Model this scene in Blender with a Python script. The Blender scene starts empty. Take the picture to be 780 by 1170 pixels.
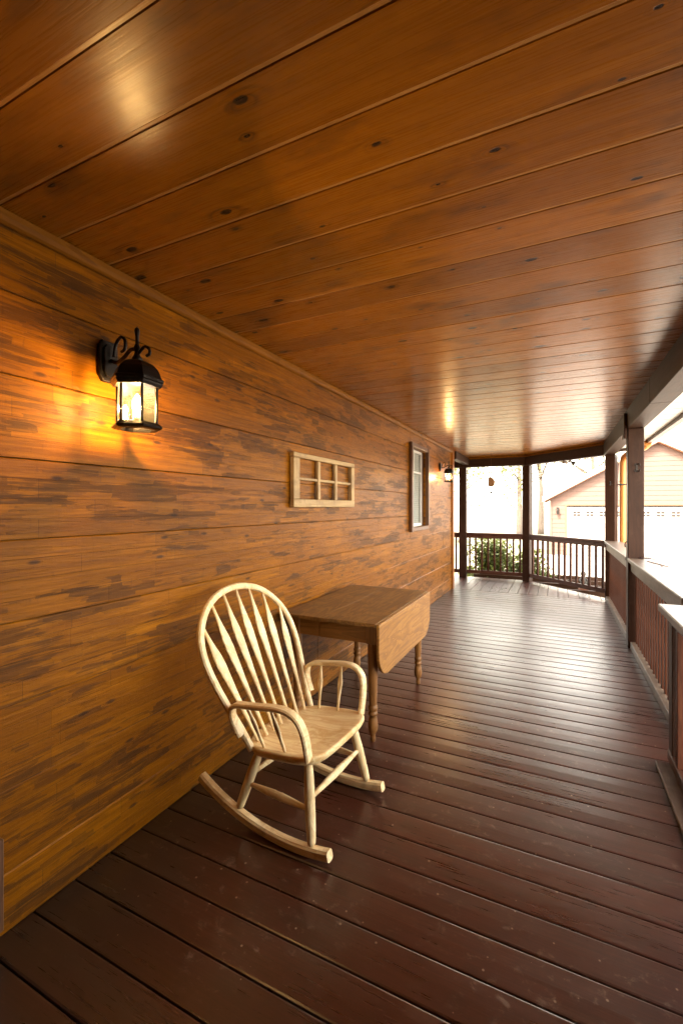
import bpy, bmesh, math, random
from mathutils import Vector, Matrix
random.seed(7)
R = math.radians
PI = math.pi
scn = bpy.context.scene
COL = scn.collection

# ------------------------------------------------------------------ materials
class NT:
    def __init__(s, name):
        s.m = bpy.data.materials.new(name); s.m.use_nodes = True
        s.t = s.m.node_tree; s.t.nodes.clear()
        s.out = s.t.nodes.new('ShaderNodeOutputMaterial')
    def n(s, typ, props=None, **ins):
        nd = s.t.nodes.new(typ)
        for k, v in (props or {}).items(): setattr(nd, k, v)
        for k, v in ins.items():
            key = int(k[1:]) if k[0] == '_' and k[1:].isdigit() else k.replace('_', ' ')
            s.set(nd.inputs[key], v)
        return nd
    def set(s, sock, v):
        if isinstance(v, bpy.types.NodeSocket): s.t.links.new(v, sock)
        elif isinstance(v, (tuple, list)):
            sock.default_value = tuple(v) if len(v) == len(sock.default_value) else tuple(v) + (1,)
        else: sock.default_value = v
    def math(s, op, a, b=0.0, c=None, clamp=False):
        nd = s.n('ShaderNodeMath', {'operation': op, 'use_clamp': clamp}, _0=a, _1=b)
        if c is not None: s.set(nd.inputs[2], c)
        return nd.outputs[0]
    def mr(s, v, a, b, c=0.0, d=1.0, smooth=True):
        nd = s.n('ShaderNodeMapRange', {'interpolation_type': 'SMOOTHSTEP' if smooth else 'LINEAR'}, _0=v, _1=a, _2=b, _3=c, _4=d)
        return nd.outputs[0]
    def mix(s, f, a, b, mode='MIX'):
        nd = s.n('ShaderNodeMix', {'data_type': 'RGBA', 'blend_type': mode})
        s.set(nd.inputs[0], f); s.set(nd.inputs[6], a); s.set(nd.inputs[7], b)
        return nd.outputs[2]
    def noise(s, vec, scale, detail=4, rough=.55, dist=0.0):
        return s.n('ShaderNodeTexNoise', None, Vector=vec, Scale=scale, Detail=detail, Roughness=rough, Distortion=dist).outputs[0]
    def voro(s, vec, scale=1.0, metric='EUCLIDEAN', rnd=1.0, dims='2D'):
        return s.n('ShaderNodeTexVoronoi', {'distance': metric, 'voronoi_dimensions': dims}, Vector=vec, Scale=scale, Randomness=rnd)
    def sep(s, v): return s.n('ShaderNodeSeparateXYZ', None, _0=v).outputs
    def comb(s, x, y, z=0.0): return s.n('ShaderNodeCombineXYZ', None, _0=x, _1=y, _2=z).outputs[0]
    def coords(s): return s.n('ShaderNodeTexCoord').outputs['Object']
    def white(s, v): return s.n('ShaderNodeTexWhiteNoise', {'noise_dimensions': '1D'}, W=v).outputs
    def finish(s, color, rough, bump=None, strength=.3, dist=.004, coat=0.0, coat_rough=.15, spec=.5, metal=0.0):
        p = s.n('ShaderNodeBsdfPrincipled')
        s.set(p.inputs['Base Color'], color); s.set(p.inputs['Roughness'], rough)
        s.set(p.inputs['Metallic'], metal); s.set(p.inputs['Specular IOR Level'], spec)
        s.set(p.inputs['Coat Weight'], coat); s.set(p.inputs['Coat Roughness'], coat_rough)
        if bump is not None:
            b = s.n('ShaderNodeBump', None, Strength=strength, Distance=dist, Height=bump)
            s.t.links.new(b.outputs[0], p.inputs['Normal'])
            s.t.links.new(b.outputs[0], p.inputs['Coat Normal'])
        s.t.links.new(p.outputs[0], s.out.inputs[0])
        return s.m

BOARD_Z0, BOARD_H = -0.0795, 0.2832          # siding courses
CEIL_Y0, CEIL_W = 0.0235, 0.2027             # ceiling boards
DECK_Y0, DECK_W = 0.046, 0.1523              # deck boards

SID_A, SID_B, SID_C, SID_D = (.200, .066, .0009), (.380, .142, .0020), (.195, .061, .0011), (.140, .044, .0013)
def siding_material():
    s = NT('hewn_stained_siding')
    x, y, z = s.sep(s.coords())
    idx = s.math('FLOOR', s.math('DIVIDE', s.math('SUBTRACT', z, BOARD_Z0), BOARD_H))
    rn = s.white(idx)[0]
    off = s.math('MULTIPLY', rn, 37.0)
    yo = s.math('ADD', y, off)
    wv = s.n('ShaderNodeTexNoise', None, Vector=s.comb(s.math('MULTIPLY', yo, 5.0), s.math('MULTIPLY', z, 16.0), idx), Scale=1.0, Detail=3).outputs[1]
    wx, wy, wz = s.sep(wv)
    yw = s.math('MULTIPLY_ADD', wx, .10, yo); zw = s.math('MULTIPLY_ADD', wy, .035, z)
    # hewing marks: blocky cells elongated along the boards, at three sizes
    def cells(fy, fz, wy_, wz_, sd):
        v = s.voro(s.comb(s.math('MULTIPLY', s.math('MULTIPLY_ADD', wx, wy_, yo), fy), s.math('MULTIPLY', s.math('MULTIPLY_ADD', wy, wz_, z), fz), s.math('ADD', s.math('MULTIPLY', idx, 3.0), sd)), 1.0, 'CHEBYCHEV', dims='3D')
        return s.sep(v.outputs['Color'])
    ca = cells(3.0, 21.0, .05, .014, 0.0); cb = cells(6.5, 44.0, .035, .008, 9.0); cc = cells(13.0, 85.0, .03, .005, 17.0)
    big = s.noise(s.comb(s.math('MULTIPLY', yo, 1.1), s.math('MULTIPLY', z, 4.5), idx), 1.0, 4, .62)
    fine = s.noise(s.comb(s.math('MULTIPLY', yo, 10.0), s.math('MULTIPLY', z, 170.0), 0.0), 1.0, 5, .68)
    fibre = s.noise(s.comb(s.math('MULTIPLY', yo, 2.2), s.math('MULTIPLY', z, 46.0), 3.0), 1.0, 4, .6, .5)
    cross = s.noise(s.comb(s.math('MULTIPLY', yo, 60.0), s.math('MULTIPLY', z, 14.0), 8.0), 1.0, 3, .6)
    def patch(r, lo, hi, gain):
        q = s.math('MULTIPLY_ADD', big, 1.25, s.math('MULTIPLY', r, .60))
        q = s.math('MULTIPLY_ADD', s.math('SUBTRACT', fine, .5), .26, q)
        return s.math('MULTIPLY', s.mr(q, lo, hi), gain)
    pa = patch(ca[0], 1.09, 1.15, .60); pb = patch(cb[1], 1.11, 1.19, .50); pc = patch(cc[2], 1.10, 1.22, .36)
    base = s.mix(s.mr(fibre, .3, .7), SID_A, SID_B)
    base = s.mix(s.math('MULTIPLY', s.white(s.math('ADD', idx, 5.3))[0], .65), base, SID_C)
    base = s.mix(s.math('MULTIPLY', ca[1], .40), base, SID_C)
    base = s.mix(s.math('MULTIPLY', s.mr(cb[0], .3, 1.0), .35), base, SID_D)
    bk = s.n('ShaderNodeTexBrick', {'offset': .37, 'offset_frequency': 2, 'squash': .72, 'squash_frequency': 3}, Vector=s.comb(yo, s.math('SUBTRACT', z, BOARD_Z0)), Color1=(0, 0, 0), Color2=(1, 1, 1), Mortar=(0, 0, 0), Scale=1.0, Mortar_Size=.0011, Mortar_Smooth=.3, Bias=0.0, Brick_Width=.66, Row_Height=BOARD_H / 4)
    stave = s.sep(bk.outputs['Color'])[0]; joint = bk.outputs['Fac']
    base = s.mix(s.math('MULTIPLY', stave, .60), base, SID_D)
    base = s.mix(s.math('MULTIPLY', joint, .62), base, (.05, .018, .003))
    dk = s.mix(fine, (.024, .010, .004), (.070, .028, .008))
    col = s.mix(pa, base, dk); col = s.mix(pb, col, dk); col = s.mix(pc, col, dk)
    streak = s.noise(s.comb(s.math('MULTIPLY', yo, 3.5), s.math('MULTIPLY', z, 105.0), 5.0), 1.0, 5, .7, .3)
    col = s.mix(s.math('MULTIPLY', s.mr(streak, .50, .68), .30), col, (.075, .026, .005))
    col = s.mix(s.math('MULTIPLY', s.mr(streak, .47, .33), .30), col, (.40, .155, .006))
    col = s.mix(s.math('MULTIPLY', s.mr(fine, .52, .72), .40), col, (.06, .022, .005))
    col = s.mix(s.math('MULTIPLY', s.mr(cross, .60, .75), .25), col, (.05, .02, .006))
    vk = s.voro(s.comb(s.math('MULTIPLY', yo, 3.1), s.math('MULTIPLY', z, 9.0), idx), 1.0)
    kn = s.math('MULTIPLY', s.mr(vk.outputs['Distance'], .03, .10, 1.0, 0.0), s.math('GREATER_THAN', s.sep(vk.outputs['Color'])[2], .70))
    col = s.mix(s.math('MULTIPLY', kn, .8), col, (.032, .014, .008))
    h = s.math('ADD', s.math('MULTIPLY', ca[0], .45), s.math('MULTIPLY', cb[1], .40))
    h = s.math('MULTIPLY_ADD', cc[2], .22, h)
    h = s.math('MULTIPLY_ADD', fine, .40, h)
    h = s.math('MULTIPLY_ADD', streak, .35, h)
    h = s.math('MULTIPLY_ADD', cross, .16, h)
    h = s.math('SUBTRACT', h, s.math('MULTIPLY', pa, .30))
    h = s.math('SUBTRACT', h, s.math('MULTIPLY', joint, .5))
    h = s.math('MULTIPLY_ADD', stave, .25, h)
    rough = s.math('ADD', .27, s.math('ADD', s.math('MULTIPLY', s.math('MAXIMUM', pa, pb), .16), s.math('MULTIPLY', fine, .14)))
    return s.finish(col, rough, h, .60, .005, spec=.10)

def ceiling_material():
    s = NT('knotty_pine_varnish')
    x, y, z = s.sep(s.coords())
    idx = s.math('FLOOR', s.math('DIVIDE', s.math('SUBTRACT', y, CEIL_Y0), CEIL_W))
    rn = s.white(idx)[0]
    xo = s.math('MULTIPLY_ADD', rn, 53.0, x)
    kv = s.comb(s.math('MULTIPLY', xo, 2.3), s.math('MULTIPLY', y, 5.2), s.math('MULTIPLY', idx, 7.0))
    vk = s.n('ShaderNodeTexVoronoi', {'voronoi_dimensions': '2D'}, Vector=s.comb(s.math('MULTIPLY', xo, 3.1), s.math('MULTIPLY', y, 6.6), 0.0), Scale=1.0)
    d = vk.outputs['Distance']; cr = s.sep(vk.outputs['Color'])
    gate = s.math('GREATER_THAN', cr[0], .30)
    size = s.math('MULTIPLY_ADD', s.math('POWER', cr[1], 2.0), .070, .026)
    irr = s.noise(s.comb(s.math('MULTIPLY', xo, 22.0), s.math('MULTIPLY', y, 55.0), 0.0), 1.0, 3)
    dn = s.math('DIVIDE', s.math('MULTIPLY_ADD', s.math('SUBTRACT', irr, .5), .055, d), size)
    knot = s.math('MULTIPLY', s.mr(dn, .85, 1.15, 1.0, 0.0), gate)
    halo = s.math('MULTIPLY', s.mr(dn, .6, 4.6, 1.0, 0.0), gate)
    yb = s.math('ADD', s.math('MULTIPLY', y, 30.0), s.math('MULTIPLY', halo, 2.4))
    bend = s.noise(s.comb(s.math('MULTIPLY', xo, .8), s.math('MULTIPLY', y, 4.0), idx), 1.0, 2)
    yb = s.math('MULTIPLY_ADD', bend, 3.0, yb)
    g1 = s.noise(s.comb(s.math('MULTIPLY', xo, .9), yb, idx), 1.0, 3, .5)
    g2 = s.noise(s.comb(s.math('MULTIPLY', xo, 5.0), s.math('MULTIPLY', y, 190.0), idx), 1.0, 4, .6)
    gr = s.math('ADD', s.math('MULTIPLY', g1, .62), s.math('MULTIPLY', g2, .38))
    t = s.mr(gr, .22, .78)
    col = s.mix(t, (.205, .064, .0011), (.375, .132, .0026))
    tone = s.white(s.math('ADD', idx, 11.7))[0]
    col = s.mix(s.math('MULTIPLY', tone, .75), col, (.150, .049, .0014))
    blotch = s.noise(s.comb(s.math('MULTIPLY', xo, 2.4), s.math('MULTIPLY', y, 7.0), s.math('ADD', idx, 4.0)), 1.0, 4, .62)
    col = s.mix(s.math('MULTIPLY', s.mr(blotch, .52, .74), .70), col, (.055, .019, .0045))
    feather = s.math('MULTIPLY', halo, s.mr(s.noise(s.comb(s.math('MULTIPLY', xo, 6.0), yb, idx), 1.0, 3), .45, .62))
    col = s.mix(s.math('MULTIPLY', feather, .75), col, (.045, .014, .0030))
    ring = s.math('SINE', s.math('MULTIPLY', dn, 9.0))
    kc = s.mix(s.mr(ring, -1, 1), (.014, .006, .003), (.034, .012, .004))
    col = s.mix(knot, col, kc)
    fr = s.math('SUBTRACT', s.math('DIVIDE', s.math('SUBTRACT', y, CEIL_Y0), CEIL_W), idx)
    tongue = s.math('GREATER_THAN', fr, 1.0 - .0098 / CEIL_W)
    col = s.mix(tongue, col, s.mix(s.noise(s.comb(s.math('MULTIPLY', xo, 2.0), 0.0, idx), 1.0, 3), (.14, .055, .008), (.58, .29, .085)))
    h = s.math('ADD', s.math('MULTIPLY', g2, .5), s.math('MULTIPLY', g1, .8))
    h = s.math('SUBTRACT', h, s.math('MULTIPLY', knot, .5))
    # the boards cup a little across their width
    rough = s.math('ADD', .165, s.math('MULTIPLY', g2, .17))
    rough = s.math('MULTIPLY_ADD', blotch, .06, rough)
    return s.finish(col, rough, h, .22, .003, spec=.30)

def deck_material(name, across):
    s = NT(name)
    x, y, z = s.sep(s.coords())
    if across == 'y': a, c = x, y
    else: a, c = y, x
    idx = s.math('FLOOR', s.math('DIVIDE', s.math('SUBTRACT', c, DECK_Y0 if across == 'y' else 0.0), DECK_W))
    rn = s.white(idx)
    ao = s.math('MULTIPLY_ADD', rn[0], 29.0, a)
    grain = s.noise(s.comb(s.math('MULTIPLY', ao, 3.0), s.math('MULTIPLY', c, 95.0), idx), 1.0, 5, .65)
    wide = s.noise(s.comb(s.math('MULTIPLY', ao, 1.1), s.math('MULTIPLY', c, 7.0), idx), 1.0, 4, .6, .5)
    foot = s.noise(s.comb(s.math('MULTIPLY', a, 1.5), s.math('MULTIPLY', c, 1.5), 2.0), 1.0, 5, .62)
    scuff = s.noise(s.comb(s.math('MULTIPLY', a, 16.0), s.math('MULTIPLY', c, 22.0), 0.0), 1.0, 6, .72, .4)
    col = s.mix(s.mr(grain, .3, .7), (.046, .0112, .0056), (.082, .0200, .0098))
    mott = s.noise(s.comb(s.math('MULTIPLY', a, 7.0), s.math('MULTIPLY', c, 11.0), idx), 1.0, 6, .7)
    col = s.mix(s.math('MULTIPLY', s.mr(mott, .50, .68), .55), col, (.026, .0100, .0062))
    col = s.mix(s.math('MULTIPLY', s.mr(mott, .47, .30), .55), col, (.100, .046, .029))
    col = s.mix(s.math('MULTIPLY', rn[0], .5), col, (.026, .0085, .0060))
    # grey-brown wear where the paint has gone
    col = s.mix(s.math('MULTIPLY', s.mr(wide, .50, .70), .60), col, (.046, .025, .017))
    # darker, dirtier strip of boards along the house wall
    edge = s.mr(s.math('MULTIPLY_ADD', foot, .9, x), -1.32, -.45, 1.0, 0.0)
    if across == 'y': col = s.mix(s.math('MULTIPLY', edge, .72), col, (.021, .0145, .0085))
    # dust and scratches
    dust = s.math('MULTIPLY', s.mr(scuff, .54, .72), s.mr(foot, .42, .58))
    col = s.mix(s.math('MULTIPLY', dust, .80), col, (.19, .125, .090))
    sp = s.voro(s.comb(s.math('MULTIPLY', a, 15.0), s.math('MULTIPLY', c, 15.0), 0.0), 1.0)
    spk = s.math('MULTIPLY', s.mr(s.math('DIVIDE', sp.outputs['Distance'], s.math('ADD', s.sep(sp.outputs['Color'])[1], .15)), .03, .09, 1.0, 0.0), s.math('GREATER_THAN', s.math('MULTIPLY_ADD', foot, .5, s.math('MULTIPLY', s.sep(sp.outputs['Color'])[0], .7)), .82))
    col = s.mix(s.math('MULTIPLY', spk, .75), col, (.36, .28, .20))
    rough = s.math('ADD', .20, s.math('MULTIPLY', grain, .17))
    rough = s.math('ADD', rough, s.math('MULTIPLY', s.mr(foot, .35, .7), .05))
    rough = s.math('ADD', rough, s.math('MULTIPLY', dust, .05))
    h = s.math('ADD', s.math('MULTIPLY', grain, .7), s.math('MULTIPLY', wide, .12))
    return s.finish(col, rough, h, .20, .003, spec=1.0)

def wood(name, light, dark, axis='x', stretch=12.0, rough=.5, rv=.15, wear=None, wear_amt=0.0, bump=.25, fine=70.0, knots=0.0, coat=0.0, scale=1.0, spec=.35):
    s = NT(name)
    p = list(s.sep(s.coords()))
    i = 'xyz'.index(axis)
    v1 = [s.math('MULTIPLY', q, (fine / stretch if j == i else fine) * scale) for j, q in enumerate(p)]
    v2 = [s.math('MULTIPLY', q, (9.0 / stretch * 1.6 if j == i else 9.0) * scale) for j, q in enumerate(p)]
    g1 = s.noise(s.comb(*v1), 1.0, 5, .62)
    g2 = s.noise(s.comb(*v2), 1.0, 4, .55, .7)
    rings = s.math('FRACT', s.math('MULTIPLY', g2, 7.0))
    rings = s.mr(rings, 0.0, 1.0, 0.0, 1.0)
    t = s.math('ADD', s.math('MULTIPLY', g1, .55), s.math('ADD', s.math('MULTIPLY', rings, .22), s.math('MULTIPLY', g2, .35)))
    t = s.mr(t, .30, .80)
    col = s.mix(t, dark, light)
    if wear:
        w = s.noise(s.coords(), 7.0 * scale, 5, .65, .4)
        col = s.mix(s.math('MULTIPLY', s.mr(w, .48, .66), wear_amt), col, wear)
    if knots:
        vk = s.voro(s.comb(*[s.math('MULTIPLY', q, 2.0 if j == i else 6.0) for j, q in enumerate(p)]), 1.0, dims='3D')
        kn = s.math('MULTIPLY', s.mr(vk.outputs['Distance'], .05, .13, 1.0, 0.0), s.math('GREATER_THAN', s.sep(vk.outputs['Color'])[0], .6))
        col = s.mix(s.math('MULTIPLY', kn, knots), col, tuple(c * .22 for c in dark))
    r = s.math('MULTIPLY_ADD', g1, rv, rough - rv * .5)
    return s.finish(col, r, s.math('ADD', g1, s.math('MULTIPLY', g2, .6)), bump, .003, coat=coat, spec=spec)

def plain(name, col, rough=.5, metal=0.0, var=.12, nscale=20.0, bump=.1, spec=.5):
    s = NT(name)
    n = s.noise(s.coords(), nscale, 5, .6)
    c = s.mix(n, tuple(q * (1 - var * 2) for q in col), tuple(min(1, q * (1 + var)) for q in col))
    return s.finish(c, s.math('MULTIPLY_ADD', n, .2, rough - .1), n, bump, .002, metal=metal, spec=spec)

def glass_material(name, tint, scatter=.0, gloss=None):
    s = NT(name)
    tr = s.n('ShaderNodeBsdfTransparent', None, Color=tint)
    gl = s.n('ShaderNodeBsdfGlossy', None, Color=(1, 1, 1), Roughness=.02)
    fr = s.n('ShaderNodeFresnel', None, IOR=1.5)
    m = s.n('ShaderNodeMixShader', None, _0=fr.outputs[0], _1=tr.outputs[0], _2=gl.outputs[0])
    o = m
    if scatter:
        nz = s.noise(s.coords(), 60.0, 3)
        tl = s.n('ShaderNodeBsdfTranslucent', None, Color=(1, .93, .8))
        o = s.n('ShaderNodeMixShader', None, _0=s.math('MULTIPLY', s.mr(nz, .3, .7, .5, 1.0), scatter), _1=m.outputs[0], _2=tl.outputs[0])
    s.t.links.new(o.outputs[0], s.out.inputs[0])
    return s.m

def emit(name, col, strength):
    s = NT(name)
    e = s.n('ShaderNodeEmission', None, Color=col, Strength=strength)
    s.t.links.new(e.outputs[0], s.out.inputs[0])
    return s.m

def leaf_material(name, c1, c2, scale=9.0):
    s = NT(name)
    n = s.noise(s.coords(), scale, 3)
    n2 = s.noise(s.coords(), scale * 6, 2)
    c = s.mix(s.mr(s.math('ADD', s.math('MULTIPLY', n, .6), s.math('MULTIPLY', n2, .4)), .35, .65), c1, c2)
    d = s.n('ShaderNodeBsdfPrincipled', None, Base_Color=c, Roughness=.5)
    tl = s.n('ShaderNodeBsdfTranslucent', None, Color=c)
    m = s.n('ShaderNodeMixShader', None, _0=.35, _1=d.outputs[0], _2=tl.outputs[0])
    s.t.links.new(m.outputs[0], s.out.inputs[0])
    return s.m

M = dict(
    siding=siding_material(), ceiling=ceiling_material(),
    deck=deck_material('painted_deck_boards', 'y'), deck_far=deck_material('painted_deck_boards_along', 'x'),
    trim=wood('honey_pine_trim', (.21, .078, .0045), (.12, .042, .003), 'y', 14, .55, knots=.7, spec=.08),
    trim_z=wood('honey_pine_corner_board', (.28, .10, .015), (.17, .056, .008), 'z', 14, .4, knots=.6),
    post=wood('dark_stained_post', (.040, .0165, .0090), (.023, .0095, .0055), 'z', 14, .5, wear=(.060, .032, .021), wear_amt=.4, knots=.6, spec=.15),
    beam=wood('dark_stained_beam', (.046, .022, .012), (.026, .012, .007), 'y', 14, .5, wear=(.06, .036, .023), wear_amt=.35, knots=.5, spec=.10),
    beam_x=wood('dark_stained_beam_end', (.042, .019, .010), (.026, .012, .007), 'x', 14, .5, spec=.12),
    rail_dark=wood('dark_stained_rail', (.082, .032, .019), (.050, .019, .012), 'x', 14, .45, spec=.2),
    cap=wood('weathered_rail_cap', (.13, .088, .064), (.070, .045, .032), 'y', 16, .38, wear=(.17, .128, .100), wear_amt=.6),
    baluster=wood('redwood_baluster', (.075, .023, .0095), (.042, .0125, .006), 'z', 14, .5, spec=.15),
    kick=wood('grey_weathered_kickboard', (.13, .09, .064), (.07, .046, .032), 'y', 16, .45, wear=(.18, .14, .105), wear_amt=.6),
    chair_x=wood('bare_pale_ash', (.93, .77, .48), (.70, .48, .23), 'x', 14, .48, .2, wear=(.48, .31, .14), wear_amt=.6, fine=75, knots=.3),
    chair_z=wood('bare_pale_ash_upright', (.93, .77, .48), (.72, .51, .25), 'z', 14, .48, .2, wear=(.52, .35, .17), wear_amt=.5, fine=75, knots=.3),
    chair_seat=wood('bare_pale_ash_seat', (.93, .75, .43), (.72, .46, .20), 'x', 12, .42, .2, wear=(.66, .38, .13), wear_amt=.75, fine=55, knots=.5),
    table_y=wood('brown_oak_top', (.27, .135, .034), (.120, .052, .013), 'y', 14, .46, .2, wear=(.115, .058, .020), wear_amt=.7, fine=80),
    table_leaf=wood('honey_oak_leaf', (.36, .175, .040), (.180, .072, .015), 'y', 12, .42, .2, wear=(.20, .085, .02), wear_amt=.6, fine=80),
    table_x=wood('brown_oak_apron', (.28, .125, .030), (.150, .060, .013), 'x', 14, .45, .2, fine=80),
    table_z=wood('brown_oak_leg', (.28, .125, .034), (.150, .062, .016), 'z', 14, .42, .2, fine=80),
    sash_y=wood('pale_old_sash', (.46, .32, .155), (.30, .19, .085), 'y', 16, .6, wear=(.24, .155, .08), wear_amt=.65),
    sash_z=wood('pale_old_sash_upright', (.48, .34, .17), (.31, .20, .09), 'z', 16, .6, wear=(.24, .155, .08), wear_amt=.65),
    casing=wood('red_brown_casing', (.13, .058, .028), (.075, .033, .018), 'z', 14, .42),
    iron=plain('black_bronze_iron', (.018, .014, .012), .38, .6, .25, 60, .3),
    lamp_glass=glass_material('seeded_lantern_glass', (.97, .95, .9), .012),
    sleeve=plain('ivory_candle_sleeve', (.7, .62, .45), .5),
    bulb=emit('glowing_bulb', (1.0, .60, .21), 60.0), bulb_dim=emit('dim_glowing_bulb', (1.0, .60, .24), 60.0),
    pane=glass_material('window_pane', (.85, .88, .87)),
    blind=plain('white_blind', (.78, .76, .72), .7, 0, .04, 30),
    vinyl=plain('white_vinyl_sash', (.72, .70, .66), .4, 0, .04),
    soffit=plain('white_soffit', (.80, .79, .76), .5, 0, .04, 8),
    fascia=plain('brown_gutter', (.11, .065, .05), .4, 0, .1),
    copper=plain('orange_copper', (.62, .25, .07), .35, .25, .1, 12),
    roofing=plain('grey_shingle', (.20, .19, .18), .8, 0, .3, 40, .4),
    backing=plain('dark_sheathing', (.10, .06, .03), .8),
    concrete=plain('pale_concrete', (.30, .27, .24), .85, 0, .10, 3, .3),
    lap=plain('peach_lap_siding', (.078, .039, .027), .7, 0, .06, 6),
    white=plain('white_painted', (.31, .27, .24), .5, 0, .03, 6),
    rake=plain('rust_red_trim', (.16, .055, .022), .6, 0, .12),
    dark_glass=plain('dark_pane', (.03, .024, .022), .5, 0, .1, spec=.05),
    tan=wood('tan_carved_wood', (.30, .175, .085), (.19, .10, .045), 'z', 10, .6),
    stump=wood('rust_brown_timber', (.17, .065, .035), (.10, .04, .022), 'z', 8, .6),
    figure=plain('dark_weathered_resin', (.05, .042, .038), .6, 0, .35, 25, .4),
    purple=plain('violet_wire', (.10, .06, .15), .4, .2),
    brownwire=plain('rust_wire', (.20, .08, .045), .5, .3),
    bark=wood('grey_bark', (.16, .125, .10), (.075, .058, .046), 'z', 5, .9, bump=.8),
    leaf_bush=leaf_material('shrub_leaves', (.055, .085, .018), (.17, .19, .035), 7),
    leaf_low=leaf_material('low_plant_leaves', (.10, .14, .03), (.30, .27, .06), 9),
    leaf_tree=leaf_material('pale_tree_leaves', (.10, .12, .04), (.24, .24, .09), 2),
)

def ground_material():
    s = NT('dry_lawn')
    n = s.noise(s.coords(), 3.0, 6, .6); n2 = s.noise(s.coords(), .25, 4)
    c = s.mix(n, (.05, .055, .025), (.12, .11, .06)); c = s.mix(s.mr(n2, .4, .6), c, (.16, .135, .095))
    return s.finish(c, .9, n, .5, .02)
M['ground'] = ground_material()

# ------------------------------------------------------------------ mesh helpers
MATS = {}
class MB:
    def __init__(s): s.bm = bmesh.new()
    def box(s, x0, x1, y0, y1, z0, z1, bev=0.0, mat=None, segs=1):
        vs = [s.bm.verts.new(c) for c in ((x0,y0,z0),(x1,y0,z0),(x1,y1,z0),(x0,y1,z0),(x0,y0,z1),(x1,y0,z1),(x1,y1,z1),(x0,y1,z1))]
        fs = [s.bm.faces.new([vs[i] for i in q]) for q in ((3,2,1,0),(4,5,6,7),(0,1,5,4),(1,2,6,5),(2,3,7,6),(3,0,4,7))]
        if bev:
            es = list({e for f in fs for e in f.edges})
            r = bmesh.ops.bevel(s.bm, geom=es, offset=bev, segments=segs, profile=.5, affect='EDGES')
            vs = list({v for f in r['faces'] for v in f.verts} | {v for v in vs if v.is_valid})
        if mat is not None:
            bmesh.ops.transform(s.bm, matrix=mat, verts=vs)
        return s
    def prism(s, pts, axis, a0, a1, bev=0.0):
        # closed outline extruded along an axis; pts are the two other coords in xyz order
        def mk(p, a):
            q = list(p); q.insert('xyz'.index(axis), a); return q
        A = [s.bm.verts.new(mk(p, a0)) for p in pts]; B = [s.bm.verts.new(mk(p, a1)) for p in pts]
        n = len(pts); fs = [s.bm.faces.new(A[::-1]), s.bm.faces.new(B)]
        for i in range(n): fs.append(s.bm.faces.new((A[i], A[(i+1) % n], B[(i+1) % n], B[i])))
        bmesh.ops.recalc_face_normals(s.bm, faces=fs)
        if bev:
            es = list(set(fs[0].edges) | set(fs[1].edges))
            bmesh.ops.bevel(s.bm, geom=es, offset=bev, segments=2, profile=.5, affect='EDGES')
        return s
    def tube(s, pts, rad, n=10, flat=None, up=None, caps=True):
        # flat: (ry, rz) ratios for oval sections; rad float or list
        pts = [Vector(p) for p in pts]; m = len(pts)
        rs = rad if isinstance(rad, (list, tuple)) else [rad] * m
        T = [(pts[min(i+1, m-1)] - pts[max(i-1, 0)]).normalized() for i in range(m)]
        u = Vector(up) if up else (Vector((0,0,1)) if abs(T[0].z) < .9 else Vector((0,1,0)))
        rings = []
        for i in range(m):
            u = (u - T[i] * u.dot(T[i])).normalized(); w = T[i].cross(u)
            r = rs[i]
            ra, rb = r if isinstance(r, (list, tuple)) else (r, r)
            rings.append([s.bm.verts.new(pts[i] + u * (ra * math.cos(2*PI*k/n)) + w * (rb * math.sin(2*PI*k/n))) for k in range(n)])
        for i in range(m-1):
            for k in range(n):
                f = s.bm.faces.new((rings[i][k], rings[i][(k+1) % n], rings[i+1][(k+1) % n], rings[i+1][k])); f.smooth = True
        if caps:
            s.bm.faces.new(rings[0][::-1]); s.bm.faces.new(rings[-1])
        return s
    def ribbon(s, pts, w, h, up, bev=0.0):
        # rectangular section swept along a path; w measured along 'up', h across; rounded corners via 8-gon
        pts = [Vector(p) for p in pts]; m = len(pts)
        T = [(pts[min(i+1, m-1)] - pts[max(i-1, 0)]).normalized() for i in range(m)]
        rings = []
        for i in range(m):
            U = up[i] if isinstance(up, list) else up
            u = Vector(U); u = (u - T[i] * u.dot(T[i])).normalized(); v = T[i].cross(u)
            a, b = w/2, h/2; c = bev or min(a, b) * .35
            sec = [(a, b-c), (a-c, b), (-a+c, b), (-a, b-c), (-a, -b+c), (-a+c, -b), (a-c, -b), (a, -b+c)]
            rings.append([s.bm.verts.new(pts[i] + u*p + v*q) for p, q in sec])
        for i in range(m-1):
            for k in range(8):
                f = s.bm.faces.new((rings[i][k], rings[i][(k+1) % 8], rings[i+1][(k+1) % 8], rings[i+1][k])); f.smooth = False
        s.bm.faces.new(rings[0][::-1]); s.bm.faces.new(rings[-1])
        return s
    def lathe(s, prof, cx=0, cy=0, n=16, smooth=True, rot=0.0, mat=None):
        rings = []
        for r, z in prof:
            rings.append([s.bm.verts.new((cx + r*math.cos(2*PI*k/n+rot), cy + r*math.sin(2*PI*k/n+rot), z)) for k in range(n)])
        fs = []
        for i in range(len(prof)-1):
            for k in range(n):
                f = s.bm.faces.new((rings[i][k], rings[i][(k+1) % n], rings[i+1][(k+1) % n], rings[i+1][k])); f.smooth = smooth; fs.append(f)
        fs.append(s.bm.faces.new(rings[0][::-1])); fs.append(s.bm.faces.new(rings[-1]))
        if mat is not None: bmesh.ops.transform(s.bm, matrix=mat, verts=[v for r in rings for v in r])
        return s
    def quad(s, a, b, c, d):
        s.bm.faces.new([s.bm.verts.new(p) for p in (a, b, c, d)]); return s
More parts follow.
